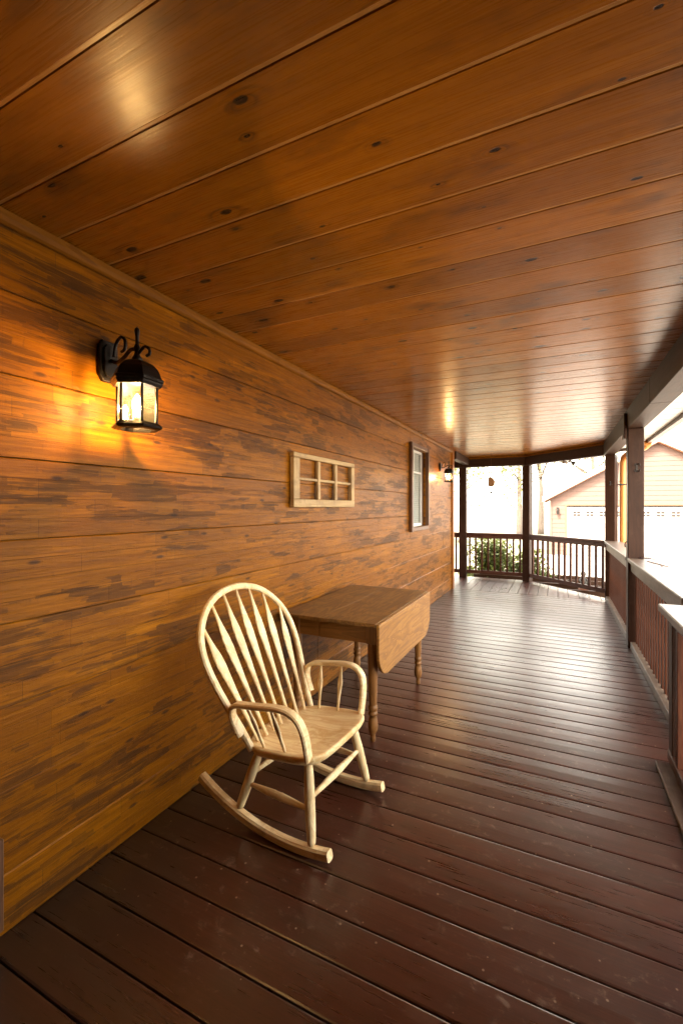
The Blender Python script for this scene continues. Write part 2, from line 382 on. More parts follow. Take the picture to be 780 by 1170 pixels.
    def build(s, name, mat, parent=None, world=False, recalc=True):
        if recalc: bmesh.ops.recalc_face_normals(s.bm, faces=s.bm.faces[:])
        if parent is not None and world:
            bmesh.ops.transform(s.bm, matrix=MATS[parent.name].inverted(), verts=s.bm.verts[:])
        me = bpy.data.meshes.new(name); s.bm.to_mesh(me); s.bm.free()
        me.materials.append(mat)
        o = bpy.data.objects.new(name, me); COL.objects.link(o)
        if parent is not None:
            o.parent = parent
            MATS[o.name] = MATS[parent.name].copy()
        else: MATS[o.name] = Matrix.Identity(4)
        return o

def thing(name, label, cat, loc=(0,0,0), rz=0.0, group=None):
    o = bpy.data.objects.new(name, None); COL.objects.link(o)
    o.location = loc; o.rotation_euler = (0, 0, rz); o.empty_display_size = .2
    o['label'] = label; o['category'] = cat
    if group: o['group'] = group
    MATS[o.name] = Matrix.Translation(loc) @ Matrix.Rotation(rz, 4, 'Z')
    return o
def struct(o, kind='structure'):
    o['kind'] = kind; return o
def tag(o, label, cat, group=None):
    o['label'] = label; o['category'] = cat
    if group: o['group'] = group
    return o
def copy_child(o, parent, loc=None):
    c = o.copy(); COL.objects.link(c); c.parent = parent
    if loc is not None: c.location = loc
    return c

# ------------------------------------------------------------------ key dimensions (metres; deck top at z = 0)
WX = -1.683         # face of the house wall
CZ = 2.445          # ceiling
WEND = 8.0          # wall corner
PX = .715           # centre of the posts
BZ = 2.25           # underside of beams
GZ = -.68           # ground
YB = -2.0           # rear end of the porch behind the camera
P_A = (-1.75, 9.35); P_B = (-.53, 9.35); P_C = (.745, 8.02); P_D = (PX, 5.45); P_E = (PX, 2.90)

# ------------------------------------------------------------------ ground
g = MB(); g.quad((-400,-400,GZ),(400,-400,GZ),(400,400,GZ),(-400,400,GZ))
struct(g.build('ground', M['ground']))
d = MB(); d.quad((1.9,-30,GZ+.004),(16,-30,GZ+.004),(16,21.9,GZ+.004),(1.9,21.9,GZ+.004))
d.quad((-1.0,11.9,GZ+.004),(1.9,10.0,GZ+.004),(1.9,21.9,GZ+.004),(-1.0,21.9,GZ+.004))
struct(d.build('driveway', M['concrete']))

# ------------------------------------------------------------------ porch floor
def far_edge(x): return min(9.50, 9.50 - max(0.0, (x + .56)) * 1.045)
f = MB()
k = int(math.floor((YB - DECK_Y0) / DECK_W))
while True:
    y0 = DECK_Y0 + k * DECK_W; y1 = y0 + DECK_W
    if y1 > 8.06: break
    jit = random.uniform(-.0012, .0012)
    ya, yb = y0 + .0025, y1 - .0025; ym = (ya + yb) / 2; ta, tb_ = random.uniform(-.0004, .0004), random.uniform(-.0004, .0004)
    f.prism([(ya, -.036), (yb, -.036), (yb, -.005), (yb - .0012, -.0022), (yb - .0065, -.0005 + tb_), (ym, .0006 + jit * .5), (ya + .0065, -.0005 + ta), (ya + .0012, -.0022), (ya, -.005)], 'x', WX - .01, .87)
    k += 1
ylast = y0
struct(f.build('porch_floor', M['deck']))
f = MB()
for i in range(-55, 6):
    x0 = i * DECK_W; x1 = x0 + DECK_W
    if x0 > .86: break
    jit = random.uniform(-.001, .001)
    x0 += .0028; x1 -= .0028
    f.prism([(x0, ylast + .003), (x1, ylast + .003), (x1, far_edge(x1)), (x0, far_edge(x0))], 'z', -.036, jit, .0035)
struct(f.build('porch_floor_end', M['deck_far']))
f = MB()
for yj in [YB + .2 + j * .6 for j in range(22)]:
    f.box(WX, .85, yj, yj + .04, -.22, -.038)
f.box(.83, .869, YB, 8.0, -.24, -.038)
f.box(-8, -.5, 9.45, 9.489, -.24, -.038)
struct(f.build('porch_floor_joist', M['beam_x']))

# ------------------------------------------------------------------ ceiling
c = MB()
k = int(math.floor((YB - CEIL_Y0) / CEIL_W))
def ceil_x1(y): return .70 if y < 8.0 else .70 - (y - 8.0) * .96
while True:
    y0 = CEIL_Y0 + k * CEIL_W; y1 = y0 + CEIL_W
    if y0 > 9.3: break
    xl = WX - .02 if y1 < WEND else -8
    xa, xb = ceil_x1(y0), ceil_x1(y1)
    zj = CZ; tg = .0095
    # a tongue shows as a narrow recessed strip along one edge of each board
    prof = [(y0 + .0003, CZ + .02), (y0 + .0003, zj + .003), (y0 + .0028, zj + random.uniform(-.0005, .0005)), (y1 - tg - .0022, zj + random.uniform(-.0005, .0005)), (y1 - tg, zj + .0018), (y1 - .0003, zj + .0022), (y1 - .0003, CZ + .02)]
    A = [c.bm.verts.new((xl, p[0], p[1])) for p in prof]
    B = [c.bm.verts.new((xa + (xb - xa) * (p[0] - y0) / CEIL_W, p[0], p[1])) for p in prof]
    for i in range(len(prof)):
        j = (i + 1) % len(prof)
        c.bm.faces.new((A[i], A[j], B[j], B[i]))
    c.bm.faces.new(A[::-1]); c.bm.faces.new(B)
    k += 1
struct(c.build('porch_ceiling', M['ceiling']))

# ------------------------------------------------------------------ house
house = thing('house', 'log-sided house wall of orange stained hewn boards along the porch', 'house', (-4.6, 1.0, 0))
WY0, WY1, WZ0, WZ1 = 5.47, 6.20, 1.185, 2.215           # window opening
w = MB()
n0 = 0
z = BOARD_Z0
def board(m, ya, yb, za, zb, full=True):
    ch = .003
    x1 = WX + random.uniform(-.0015, .0015)
    m.prism([(WX - .03, za + .0004), (x1 - .0012, za + .0004), (x1, za + .0016), (x1, zb - .0058), (x1 - .0042, zb - .0006), (WX - .03, zb - .0006)], 'y', ya, yb)
joints = {}
while z < CZ + .05:
    za, zb = max(z, .004), min(z + BOARD_H, CZ + .03)
    # each course is laid from two or three lengths butted end to end
    cuts = [YB] + sorted(random.sample([-2.1, -.6, 3.05, 4.35, 5.05, 6.85, 7.3], 2)) + [WEND]
    for a, b in zip(cuts[:-1], cuts[1:]):
        a += .0007; b -= .0007
        segs = []
        if zb <= WZ0 or za >= WZ1 or b <= WY0 or a >= WY1: segs.append((a, b, za, zb))
        else:
            if a < WY0: segs.append((a, WY0, za, zb))
            if b > WY1: segs.append((WY1, b, za, zb))
            ia, ib = max(a, WY0), min(b, WY1)
            if za < WZ0: segs.append((ia, ib, za, WZ0))
            if zb > WZ1: segs.append((ia, ib, WZ1, zb))
        for q in segs: board(w, *q)
    z += BOARD_H
w.build('wall', M['siding'], house, True)
b = MB(); b.box(-1.95, -1.80, YB, WEND - .03, GZ, 3.2); b.box(-1.80, WX - .031, YB, WY0 - .03, GZ, CZ + .1); b.box(-1.80, WX - .031, WY1 + .03, WEND - .03, GZ, CZ + .1)
b.box(-1.80, WX - .031, WY0 - .03, WY1 + .03, GZ, WZ0 - .03); b.box(-1.80, WX - .031, WY0 - .03, WY1 + .03, WZ1 + .03, CZ + .1)
b.box(-8.0, -1.951, YB, YB + .15, GZ, 3.2); b.box(-8.0, -7.85, YB + .151, WEND - .2, GZ, 3.2)
b.build('sheathing', M['backing'], house, True)
b = MB(); b.box(WX + .002, .95, YB, YB + .12, .003, CZ - .002); b.box(.88, .98, YB + .121, 1.30, GZ, CZ - .002)  # unseen walls around the camera, added to keep the near porch dark
b.build('added_shade_wall', M['siding'], house, True)
b = MB(); zz = BOARD_Z0
while zz < CZ:
    b.box(-8.0, WX - .032, WEND - .028, WEND - .002, max(.004, zz) + .001, min(CZ, zz + BOARD_H) - .001, .004); zz += BOARD_H
b.build('end_wall', M['siding'], house, True)
t = MB()
# quarter-round moulding under the ceiling
pr = [(WX + .002, CZ - .045), (WX + .010, CZ - .045), (WX + .020, CZ - .038), (WX + .028, CZ - .024), (WX + .031, CZ - .004), (WX + .002, CZ - .004)]
t.prism(pr, 'y', YB, WEND - .09)
t.build('ceiling_moulding', M['trim'], house, True)
t = MB(); t.box(WX + .002, WX + .027, WEND - .088, WEND + .027, .003, CZ - .003, .003); t.box(WX - .10, WX + .0, WEND + .002, WEND + .026, .003, CZ - .003, .003)
t.build('corner_board', M['trim_z'], house, True)
# window
win = MB()
cw, cp = .055, .046
win.box(WX + .001, WX + cp, WY0 - cw, WY0 - .001, WZ0 - cw, WZ1 + cw, .004)
win.box(WX + .001, WX + cp, WY1 + .001, WY1 + cw, WZ0 - cw + .06, WZ1 + cw, .004)
win.box(WX + .001, WX + cp - .006, WY0 - .001, WY1 + .001, WZ1 + .001, WZ1 + cw - .004, .003)
win.box(WX + .001, WX + cp - .004, WY0 - .001, WY1 + .001, WZ0 - cw + .006, WZ0 - .001, .003)
win.box(-1.795, WX, WY0 - .028, WY0 - .002, WZ0 - .02, WZ1 + .02); win.box(-1.795, WX, WY1 + .002, WY1 + .028, WZ0 - .02, WZ1 + .02)
win.box(-1.795, WX - .002, WY0 - .001, WY1 + .001, WZ1 + .002, WZ1 + .024); win.box(-1.795, WX - .002, WY0 - .001, WY1 + .001, WZ0 - .024, WZ0 - .002)
wo = win.build('window', M['casing'], house, True)
s = MB()
sx0, sx1 = -1.765, -1.735
s.box(sx0, sx1, WY0, WY0 + .035, WZ0, WZ1); s.box(sx0, sx1, WY1 - .035, WY1, WZ0, WZ1)
s.box(sx0 + .001, sx1 - .001, WY0 + .035, WY1 - .035, WZ0, WZ0 + .04); s.box(sx0 + .001, sx1 - .001, WY0 + .035, WY1 - .035, WZ1 - .035, WZ1)
s.box(sx0 + .004, sx1 - .004, WY0 + .035, WY1 - .035, WZ0 + .72, WZ0 + .745)
s.box(sx0 + .006, sx1 - .006, .5 * (WY0 + WY1) - .01, .5 * (WY0 + WY1) + .01, WZ0 + .745, WZ1 - .035)
s.build('sash', M['vinyl'], wo, True)
p = MB(); p.quad((-1.750, WY0 + .03, WZ0 + .03), (-1.750, WY1 - .03, WZ0 + .03), (-1.750, WY1 - .03, WZ1 - .03), (-1.750, WY0 + .03, WZ1 - .03))
p.build('pane', M['pane'], wo, True)
p = MB()
for j in range(38):
    zz = WZ0 + .02 + j * .0265
    p.box(-1.785, -1.770, WY0 + .012, WY1 - .012, zz, zz + .024, .003)
p.build('blind', M['blind'], wo, True)
# door casing at the near edge
dr = MB(); dr.box(WX + .001, WX + .033, .735, .832, .352, 2.13, .003); dr.box(WX + .001, WX + .033, -.20, -.11, .05, 2.13, .003); dr.box(WX + .001, WX + .030, -.109, .734, 2.05, 2.13, .003)
dr.box(WX + .001, WX + .036, .735, .843, .046, .350, .003)
do = dr.build('door_frame', M['casing'], house, True)
dr = MB(); dr.box(WX + .001, WX + .02, -.108, .733, .05, 2.048, .003)
for (a, b_) in ((.0, .28), (.38, .66)):
    for (z0, z1) in ((.2, .85), (1.0, 1.9)): dr.box(WX + .0205, WX + .028, a, b_, z0, z1, .003)
dr.build('door', M['casing'], do, True)
h = MB(); h.box(-8.4, .0, YB - .3, WEND + .3, 3.201, 3.24)
for sx in (0,):
    h.prism([(-8.4, 3.242), (0.0, 3.242), (-4.2, 5.6)], 'y', YB - .3, WEND + .3)
h.build('roof', M['roofing'], house, True)

# ------------------------------------------------------------------ porch roof: beams, soffit, fascia
roof = thing('porch_roof', 'porch roof edge with dark stained timber beams, pale soffit and thin brown gutter', 'roof', (.7, 3.0, 2.25))
bw = .075
m = MB()
m.box(PX - bw, PX + bw, YB, 4.15, BZ, CZ + .02, .004); m.build('beam', M['beam'], roof, True)
m = MB(); m.box(PX - bw, PX + bw, 4.153, 8.02, BZ, CZ + .02, .004); m.build('beam', M['beam'], roof, True)
def bar_between(m, a, b, half, z0, z1, bev=.004, ea=0.0, eb=0.0, lat=0.0):
    a = Vector((a[0], a[1], 0)); b = Vector((b[0], b[1], 0)); dv = (b - a); L = dv.length; ang = math.atan2(dv.y, dv.x)
    mt = Matrix.Translation(a) @ Matrix.Rotation(ang, 4, 'Z')
    m.box(-ea, L + eb, lat - half, lat + half, z0, z1, bev, mt)
    return mt
m = MB(); bar_between(m, P_C, P_B, bw, BZ + .002, CZ + .022, .004, -.02, .02); m.build('beam', M['beam_x'], roof, True)
m = MB(); m.box(-1.80, P_B[0] - .03, 9.35 - bw, 9.35 + bw, BZ + .004, CZ + .024, .004); m.build('beam', M['beam_x'], roof, True)
m = MB(); m.box(-8, -1.803, 9.35 - bw, 9.35 + bw, BZ + .003, CZ + .024, .004); m.build('beam', M['beam_x'], roof, True)
m = MB()
m.box(WX - .05, WX + .06, WEND + .03, 9.27, BZ + .05, CZ - .004, .004); m.build('beam', M['beam'], roof, True)
# ceiling cove along the beams
m = MB()
bar_between(m, P_C, P_B, .012, CZ - .032, CZ - .003, .003, -.05, -.03, bw + .013)
m.box(-1.70, P_B[0] - .06, 9.35 - bw - .025, 9.35 - bw - .001, CZ - .032, CZ - .003, .003)
m.build('cove_strip', M['trim'], roof, True)
# soffit outside the beam
def offs(d):  # porch outline pushed out by d from the post line
    return [(PX + d, YB), (PX + d, 8.03 + d * .42), (P_B[0] + d * .40, 9.35 + d), (-8.0, 9.35 + d)]
SZ = 2.385
m = MB()
ia, oa = offs(bw + .001), offs(.425)
for i in range(3):
    n_ = 1
    q = [ia[i], oa[i], oa[i+1], ia[i+1]]
    m.prism(q, 'z', SZ, SZ + .015)
m.build('soffit', M['soffit'], roof, True)
m = MB()
ia, oa = offs(.405), offs(.475)
for i in range(3):
    m.prism([ia[i], oa[i], oa[i+1], ia[i+1]], 'z', SZ - .045, SZ + .095)
m.build('gutter', M['fascia'], roof, True)
m = MB()
oa = offs(.50)
m.prism([(-8, YB), (oa[0][0], YB), oa[1], oa[2], oa[3]], 'z', CZ + .05, CZ + .09)
m.build('roof_deck', M['roofing'], roof, True)
# seams of the soffit panels
m = MB()
yy = YB + .3
while yy < 8.0:
    m.box(PX + bw + .01, PX + .40, yy, yy + .006, SZ - .004, SZ - .0005); yy += .30
m.build('soffit_batten', M['soffit'], roof, True)

# downspout
ds = thing('downspout', 'orange copper downspout with curved elbow outside the corner post', 'downspout', (.905, 8.06, GZ))
m = MB()
path = [(.905, 8.06, GZ + .02), (.905, 8.06, .5), (.905, 8.06, 1.9), (.905, 8.06, 2.12), (.915, 8.04, 2.19), (.94, 7.98, 2.235), (.99, 7.86, 2.262), (1.05, 7.70, 2.28), (1.10, 7.55, 2.30), (1.13, 7.47, 2.335)]
m.tube(path, .052, 14, up=(0, 1, 0)); m.build('pipe', M['copper'], ds, True)
m = MB(); m.box(.83, .965, 8.0, 8.12, 1.78, 1.80, .003); m.build('strap', M['iron'], ds, True)

# ------------------------------------------------------------------ posts
def porch_post(x, y, rz, label, z1=BZ):
    o = MB(); o.box(-.07, .07, -.07, .07, 0.002, z1 - .0005, .006)
    ob = o.build('porch_post', M['post']); ob.location = (x, y, 0); ob.rotation_euler = (0, 0, rz)
    tag(ob, label, 'post', 'porch posts')
    return ob
porch_post(*P_A, 0, 'dark square post at the far end beside the house corner')
porch_post(*P_B, R(-22), 'dark square post between the two far railings')
porch_post(*P_C, R(-22), 'dark square corner post where the angled railing meets the side railing')
pd = MB(); pd.box(-.07, .07, -.07, .07, .002, BZ - .0005, .006)
pd = pd.build('porch_post', M['post']); pd.location = (P_D[0], P_D[1], 0)
tag(pd, 'thick brown post rising through the long side railing cap, with iron hook', 'post', 'porch posts')
# the notched beam strap on top of the thick post
m = MB(); m.box(PX - bw - .0295, PX - bw - .0015, P_D[1] - .07, P_D[1] + .07, BZ - .10, CZ - .035, .004)
m.build('beam_plate', M['post'], roof, True)
porch_post(*P_E, 0, 'dark square post standing behind the near railing')

# ------------------------------------------------------------------ railings
def far_railing(a, b, label, n, ea, eb):
    A = Vector((a[0], a[1], 0)); B = Vector((b[0], b[1], 0)); dv = B - A; L = dv.length; ang = math.atan2(dv.y, dv.x)
    r = thing('porch_railing', label, 'railing', (a[0], a[1], 0), ang, 'porch railings')
    m = MB(); m.box(ea, L - eb, -.045, .045, .885, .922, .004); m.build('top_rail', M['rail_dark'], r)
    m = MB(); m.box(ea, L - eb, -.019, .019, .815, .8845, .003); m.build('sub_rail', M['rail_dark'], r)
    m = MB(); m.box(ea, L - eb, -.022, .022, .095, .165, .004); m.build('bottom_rail', M['rail_dark'], r)
    first = None
    for i in range(n):
        x = ea + (L - ea - eb) * (i + .5) / n
        if first is None:
            m = MB(); m.box(-.0165, .0165, -.0165, .0165, .1655, .8145, .002); first = m.build('baluster', M['baluster'], r)
            first.location = (x, 0, 0)
        else: copy_child(first, r, (x, 0, 0))
    return r
far_railing(P_A, P_B, 'short dark railing in front of the green bush', 9, .072, .072)
far_railing(P_B, P_C, 'angled dark railing between the far posts in front of the garage', 13, .085, .085)
far_railing((-7.9, 9.35), P_A, 'dark railing running on behind the house corner', 44, .0, .072)

def side_railing(y0, y1, label, n, mat_b='baluster'):
    r = thing('porch_railing', label, 'railing', (PX, y0, 0), 0, 'porch railings')
    L = y1 - y0
    m = MB(); m.box(-.075, .155, 0, L, .885, .925, .006); m.build('rail_cap', M['cap'], r)
    m = MB(); m.box(-.048, -.010, 0, L, .790, .8845, .004); m.build('sub_rail', M['cap'], r)
    m = MB(); m.box(-.052, .0, 0, L, .002, .075, .004); m.build('kickboard', M['kick'], r)
    first = None
    for i in range(n):
        y = L * (i + .5) / n
        if first is None:
            m = MB(); m.box(-.009, .026, -.0175, .0175, .004, .884, .002); first = m.build('baluster', M[mat_b], r); first.location = (0, y, 0)
        else: copy_child(first, r, (0, y, 0))
    return r
side_railing(P_D[1] + .071, P_C[1] - .085, 'side railing with pale cap between the thick post and the corner post', 22)
side_railing(3.16, P_D[1] - .071, 'long side railing with wide pale cap nearer than the thick post', 20)
# near railing, a deeper section set in from the line of posts
nr = thing('porch_railing', 'near railing with weathered flat cap at the right edge of the photo', 'railing', (.6, 1.0, 0), 0, 'porch railings')
NY1 = 2.93
m = MB(); m.box(.487, .80, YB + .14, NY1, .885, .925, .006); m.build('rail_cap', M['cap'], nr, True)
m = MB(); m.box(.558, .594, YB + .14, NY1 + .05, .80, .8845, .004); m.build('sub_rail', M['rail_dark'], nr, True)
m = MB(); m.box(.492, .66, YB + .14, NY1 + .10, .002, .026, .004); m.build('floor_plate', M['cap'], nr, True)
m = MB(); m.box(.556, .61, YB + .14, NY1 + .14, .0265, .085, .005); m.build('bottom_rail', M['rail_dark'], nr, True)
m = MB(); m.box(.560, .640, NY1 + .045, NY1 + .125, .0855, .884, .004); m.build('newel', M['post'], nr, True)
first = None
for i in range(30):
    y = 2.86 - i * .155
    if first is None:
        m = MB(); m.box(-.019, .019, -.019, .019, .0855, .7995, .003); first = m.build('baluster', M['baluster'], nr); first.location = (.577 - .6, y - 1.0, 0)
    else: copy_child(first, nr, (.577 - .6, y - 1.0, 0))

# ------------------------------------------------------------------ rocking chair (local x forward, z up)
ch = thing('rocking_chair', 'pale bare wooden rocking chair with arrow spindles standing on the deck by the wall', 'rocking chair', (-1.155, 1.872, .001), R(-4.0))
RR = 1.02
def rocker_z(x): return RR - math.sqrt(RR * RR - (x - .125) ** 2)
for sy in (-1, 1):
    pts = []
    for i in range(25):
        x = -.372 + .722 * i / 24
        pts.append((x, sy * .255, rocker_z(x) + .021))
    m = MB(); m.ribbon(pts, .042, .040, (0, 0, 1), .008); m.build('rocker', M['chair_x'], ch)
def turned(m, a, b, prof, n=12):
    a, b = Vector(a), Vector(b)
    m.tube([a + (b - a) * t for t, r in prof], [r for t, r in prof], n)
LEGP = [(0, .010), (.035, .0115), (.04, .0165), (.10, .019), (.35, .0215), (.6, .0225), (.8, .021), (1.0, .0165)]
legs = {}
for fx in (1, -1):
    for sy in (-1, 1):
        if fx > 0: bot = (.262, sy * .254, rocker_z(.262) + .036); top = (.205, sy * .195, .362)
        else: bot = (-.135, sy * .254, rocker_z(-.135) + .036); top = (-.065, sy * .185, .338)
        legs[(fx, sy)] = (Vector(bot), Vector(top))
        m = MB(); turned(m, bot, top, LEGP); m.build('leg', M['chair_z'], ch)
STP = [(0, .009), (.12, .0105), (.35, .0155), (.42, .0165), (.44, .018), (.46, .0165), (.5, .0165), (.54, .0165), (.56, .018), (.58, .0165), (.65, .0155), (.88, .0105), (1, .009)]
def on_leg(k, t): a, b = legs[k]; return a + (b - a) * t
for a, b, ta, tb in (((1, -1), (-1, -1), .42, .42), ((1, 1), (-1, 1), .42, .42), ((1, -1), (1, 1), .54, .54), ((-1, -1), (-1, 1), .56, .56)):
    m = MB(); turned(m, on_leg(a, ta), on_leg(b, tb), STP); m.build('stretcher', M['chair_x'], ch)
# seat: shield outline, dished, tilted back
def seat_outline(n=72):
    pts = []
    for i in range(n):
        a = 2 * PI * i / n
        cx, cy = math.cos(a), math.sin(a)
        e = .42 if cx > 0 else .62
        x = .225 * math.copysign(abs(cx) ** e, cx) + .065
        wdt = .262 if x > .0 else .262 - .03 * ((x) / -.16) ** 2
        y = wdt * math.copysign(abs(cy) ** (.46 if cx > 0 else .62), cy)
        pts.append((x, y))
    return pts
def tilt(x): return .374 + .10 * x
so = seat_outline()
m = MB(); bm = m.bm
rings = []
def ring(sc, dz):
    return [bm.verts.new((.065 + (x - .065) * sc, y * sc, tilt(.065 + (x - .065) * sc) + dz)) for x, y in so]
layers = [(.90, -.040), (.97, -.032), (1.0, -.018), (1.0, -.006), (.985, 0.0), (.95, .001), (.85, -.002), (.7, -.009), (.5, -.013), (.25, -.014)]
rg = [ring(a, b) for a, b in layers]
N = len(so)
fb = bm.faces.new(rg[0][::-1])
for i in range(len(rg) - 1):
    for k_ in range(N):
        fc = bm.faces.new((rg[i][k_], rg[i][(k_+1) % N], rg[i+1][(k_+1) % N], rg[i+1][k_])); fc.smooth = i >= 1
bm.faces.new(rg[-1])
m.build('seat', M['chair_seat'], ch)
# bow back
LEAN = .49
BX0 = -.085
def back_pt(y, z): return Vector((BX0 - (z - .38) * LEAN - .0 * z, y, z))
bow = []
BOW = [(.240, .352), (.256, .42), (.277, .49), (.299, .56), (.318, .63), (.330, .69), (.335, .745), (.330, .80), (.314, .85), (.286, .895), (.246, .938), (.197, .973), (.140, .999), (.072, 1.015), (0, 1.021)]
def catmull(ps, sub=4):
    out = []
    for i in range(len(ps) - 1):
        p0 = ps[max(i-1, 0)]; p1 = ps[i]; p2 = ps[i+1]; p3 = ps[min(i+2, len(ps)-1)]
        for k in range(sub):
            t = k / sub
            out.append(tuple(.5 * ((2*b) + (-a + c) * t + (2*a - 5*b + 4*c - d) * t*t + (-a + 3*b - 3*c + d) * t**3) for a, b, c, d in zip(p0, p1, p2, p3)))
    out.append(tuple(ps[-1])); return out
full = [(-y, z) for y, z in BOW] + [(y, z) for y, z in BOW[-2::-1]]
full = catmull(full, 4)
path = [back_pt(y, z) for y, z in full]
nrm = Vector((1, 0, LEAN)).normalized()
m = MB(); m.ribbon(path, .026, .033, nrm, .007); m.build('back_bow', M['chair_z'], ch)
# arrow spindles
def bow_z(y):
    best = None
    half = [q for q in full if q[1] > .74]
    for a, b in zip(half[:-1], half[1:]):
        if min(a[0], b[0]) <= y <= max(a[0], b[0]):
            t = (y - a[0]) / ((b[0] - a[0]) or 1); return a[1] + (b[1] - a[1]) * t
    return .80
SPN = 7
for i in range(SPN):
    q = i - (SPN - 1) / 2
    yb, yt = q * .062, q * .096
    a = back_pt(yb, .362) + Vector((-.012 + .014 * abs(q) / 3, 0, 0)); b = back_pt(yt, bow_z(yt) - .010)
    prof = [(0, .0075, .0075), (.25, .0085, .008), (.42, .0135, .0072), (.56, .0190, .0062), (.66, .0225, .0056), (.74, .0205, .0056), (.83, .0130, .0058), (.90, .0078, .006), (1, .0055, .0055)]
    m = MB()
    up = Vector((0, 1, 0))
    m.tube([a + (b - a) * t for t, _, _ in prof], [(p * 1.25, q_) for _, p, q_ in prof], 10, up=up)
    m.build('back_spindle', M['chair_z'], ch)
# arms: bent hoops
for sy in (-1, 1):
    AR = [(-.098, .280, .425), (-.122, .288, .470), (-.136, .296, .515), (-.128, .301, .553), (-.095, .305, .574), (-.04, .308, .583), (.03, .308, .593), (.10, .305, .603), (.160, .299, .602), (.205, .290, .580), (.228, .278, .54), (.236, .260, .48), (.236, .238, .390)]
    pts = catmull([(x, sy * y, z) for x, y, z in AR], 4)
    ups = []
    for i in range(len(pts)):
        t = i / (len(pts) - 1)
        ups.append(Vector((0, 1, 0)))
    m = MB(); m.ribbon(pts, .044, .021, ups, .006); arm = m.build('arm', M['chair_x'], ch)
    for xs, xt in ((-.020, -.045), (.095, .085)):
        a = Vector((xs + .01, sy * .225, tilt(xs) - .004)); b = Vector((xt, sy * .303, .586 + .11 * xt))
        prof = [(0, .0065, .0065), (.3, .008, .007), (.5, .0135, .007), (.62, .0145, .0068), (.8, .008, .006), (1, .005, .005)]
        m = MB(); m.tube([a + (b - a) * t for t, _, _ in prof], [(p, q_) for _, p, q_ in prof], 10, up=(1, 0, 0)); m.build('arm_spindle', M['chair_z'], arm)
    # wooden plugs where the arm is pinned to the bow
    m = MB()
    for zz, xx in ((.440, -.106), (.462, -.117), (.486, -.128)):
        m.tube([(xx, sy * .296, zz), (xx, sy * .306, zz)], .0035, 8)
    m.build('dowel', M['table_z'], arm)

# ------------------------------------------------------------------ drop-leaf table
TX0, TX1, TY0, TY1, TZ = -1.655, -.975, 2.475, 3.65, .75
tb = thing('drop_leaf_table', 'brown wooden drop-leaf table with turned legs between the rocking chair and the wall frame', 'table', ((TX0 + TX1) / 2, (TY0 + TY1) / 2, 0))
m = MB()
for xa, xb in ((TX0, TX0 + .31), (TX0 + .31, TX1)):
    m.box(xa + .0001, xb - .0001, TY0, TY1, TZ - .022, TZ, .0014)
m.build('tabletop', M['table_y'], tb, True)
# hanging leaf with rounded lower corners, thumb-moulded edge
LB = .415; rr = .16
out = [(TY0 + .004, TZ - .004)]
def arc(cy, cz, r, a0, a1, n=12): return [(cy + r * math.cos(R(a0 + (a1 - a0) * i / n)), cz + r * math.sin(R(a0 + (a1 - a0) * i / n))) for i in range(n + 1)]
out += arc(TY0 + .004 + rr, LB + rr, rr, 180, 270) + arc(TY1 - .004 - rr, LB + rr, rr, 270, 360) + [(TY1 - .004, TZ - .004)]
m = MB(); m.prism(out, 'x', TX1 + .003, TX1 + .023, .004); leaf = m.build('drop_leaf', M['table_leaf'], tb, True)
m = MB()
for yy in (TY0 + .18, TY1 - .18): m.box(TX1 - .035, TX1 + .003, yy - .02, yy + .02, TZ - .030, TZ - .0225, .001)
m.build('hinge', M['iron'], leaf, True)
AX0, AX1, AY0, AY1 = TX0 + .065, TX1 - .035, TY0 + .075, TY1 - .075
az0, az1 = TZ - .142, TZ - .0222
for (x0, x1, y0, y1, mt) in ((AX0 + .05, .5 * (AX0 + AX1) - .09, AY0 - .008, AY0 + .014, 'table_x'), (.5 * (AX0 + AX1) - .088, AX1 - .05, AY0 - .010, AY0 + .014, 'table_x'), (AX0 + .05, AX1 - .05, AY1 - .014, AY1 + .008, 'table_x')):
    m = MB(); m.box(x0, x1, y0, y1, az0, az1, .002); m.build('apron', M[mt], tb, True)
for x in (AX0, AX1):
    m = MB(); m.box(x - .011, x + .011, AY0 + .05, AY1 - .05, az0, az1, .002); m.build('apron', M['table_y'], tb, True)
TL = [(.010, 0), (.014, .006), (.0155, .02), (.014, .032), (.0135, .045), (.018, .055), (.0245, .068), (.0275, .095), (.0265, .118), (.0225, .145), (.0185, .160), (.0245, .166), (.0265, .174), (.0245, .182), (.019, .188), (.0235, .196), (.0265, .206), (.0255, .218), (.0205, .224), (.0215, .232), (.0235, .30), (.0265, .42), (.0285, .54), (.0285, .60), (.026, .606)]
for x in (AX0 + .018, AX1 - .018):
    for y in (AY0 + .018, AY1 - .018):
        m = MB(); m.lathe([(r_ * 1.14, z_) for r_, z_ in TL], x, y, 20)
        m.box(x - .0325, x + .0325, y - .0325, y + .0325, .6062, TZ - .0225, .002)
        m.build('leg', M['table_z'], tb, True)

# ------------------------------------------------------------------ old window sash hung on the wall
FY0, FY1, FZ0, FZ1 = 2.64, 3.665, 1.447, 1.835
ws = thing('window_frame_decoration', 'pale wooden six-pane window frame hung on the wall as decoration', 'wall decoration', (WX, (FY0 + FY1) / 2, FZ0))
fx0, fx1 = WX + .003, WX + .040
m = MB(); m.box(fx0, fx1, FY0, FY1, FZ0, FZ0 + .058, .004); m.build('bottom_rail', M['sash_y'], ws, True)
m = MB(); m.box(fx0, fx1, FY0, FY1, FZ1 - .036, FZ1, .004); m.build('top_rail', M['sash_y'], ws, True)
for (a, b) in ((FY0 + .0015, FY0 + .082), (FY1 - .060, FY1 - .0015)):
    m = MB(); m.box(fx0 + .001, fx1 - .001, a, b, FZ0 + .0585, FZ1 - .0365, .004); m.build('stile', M['sash_z'], ws, True)
ph = (FY1 - .060 - FY0 - .082)
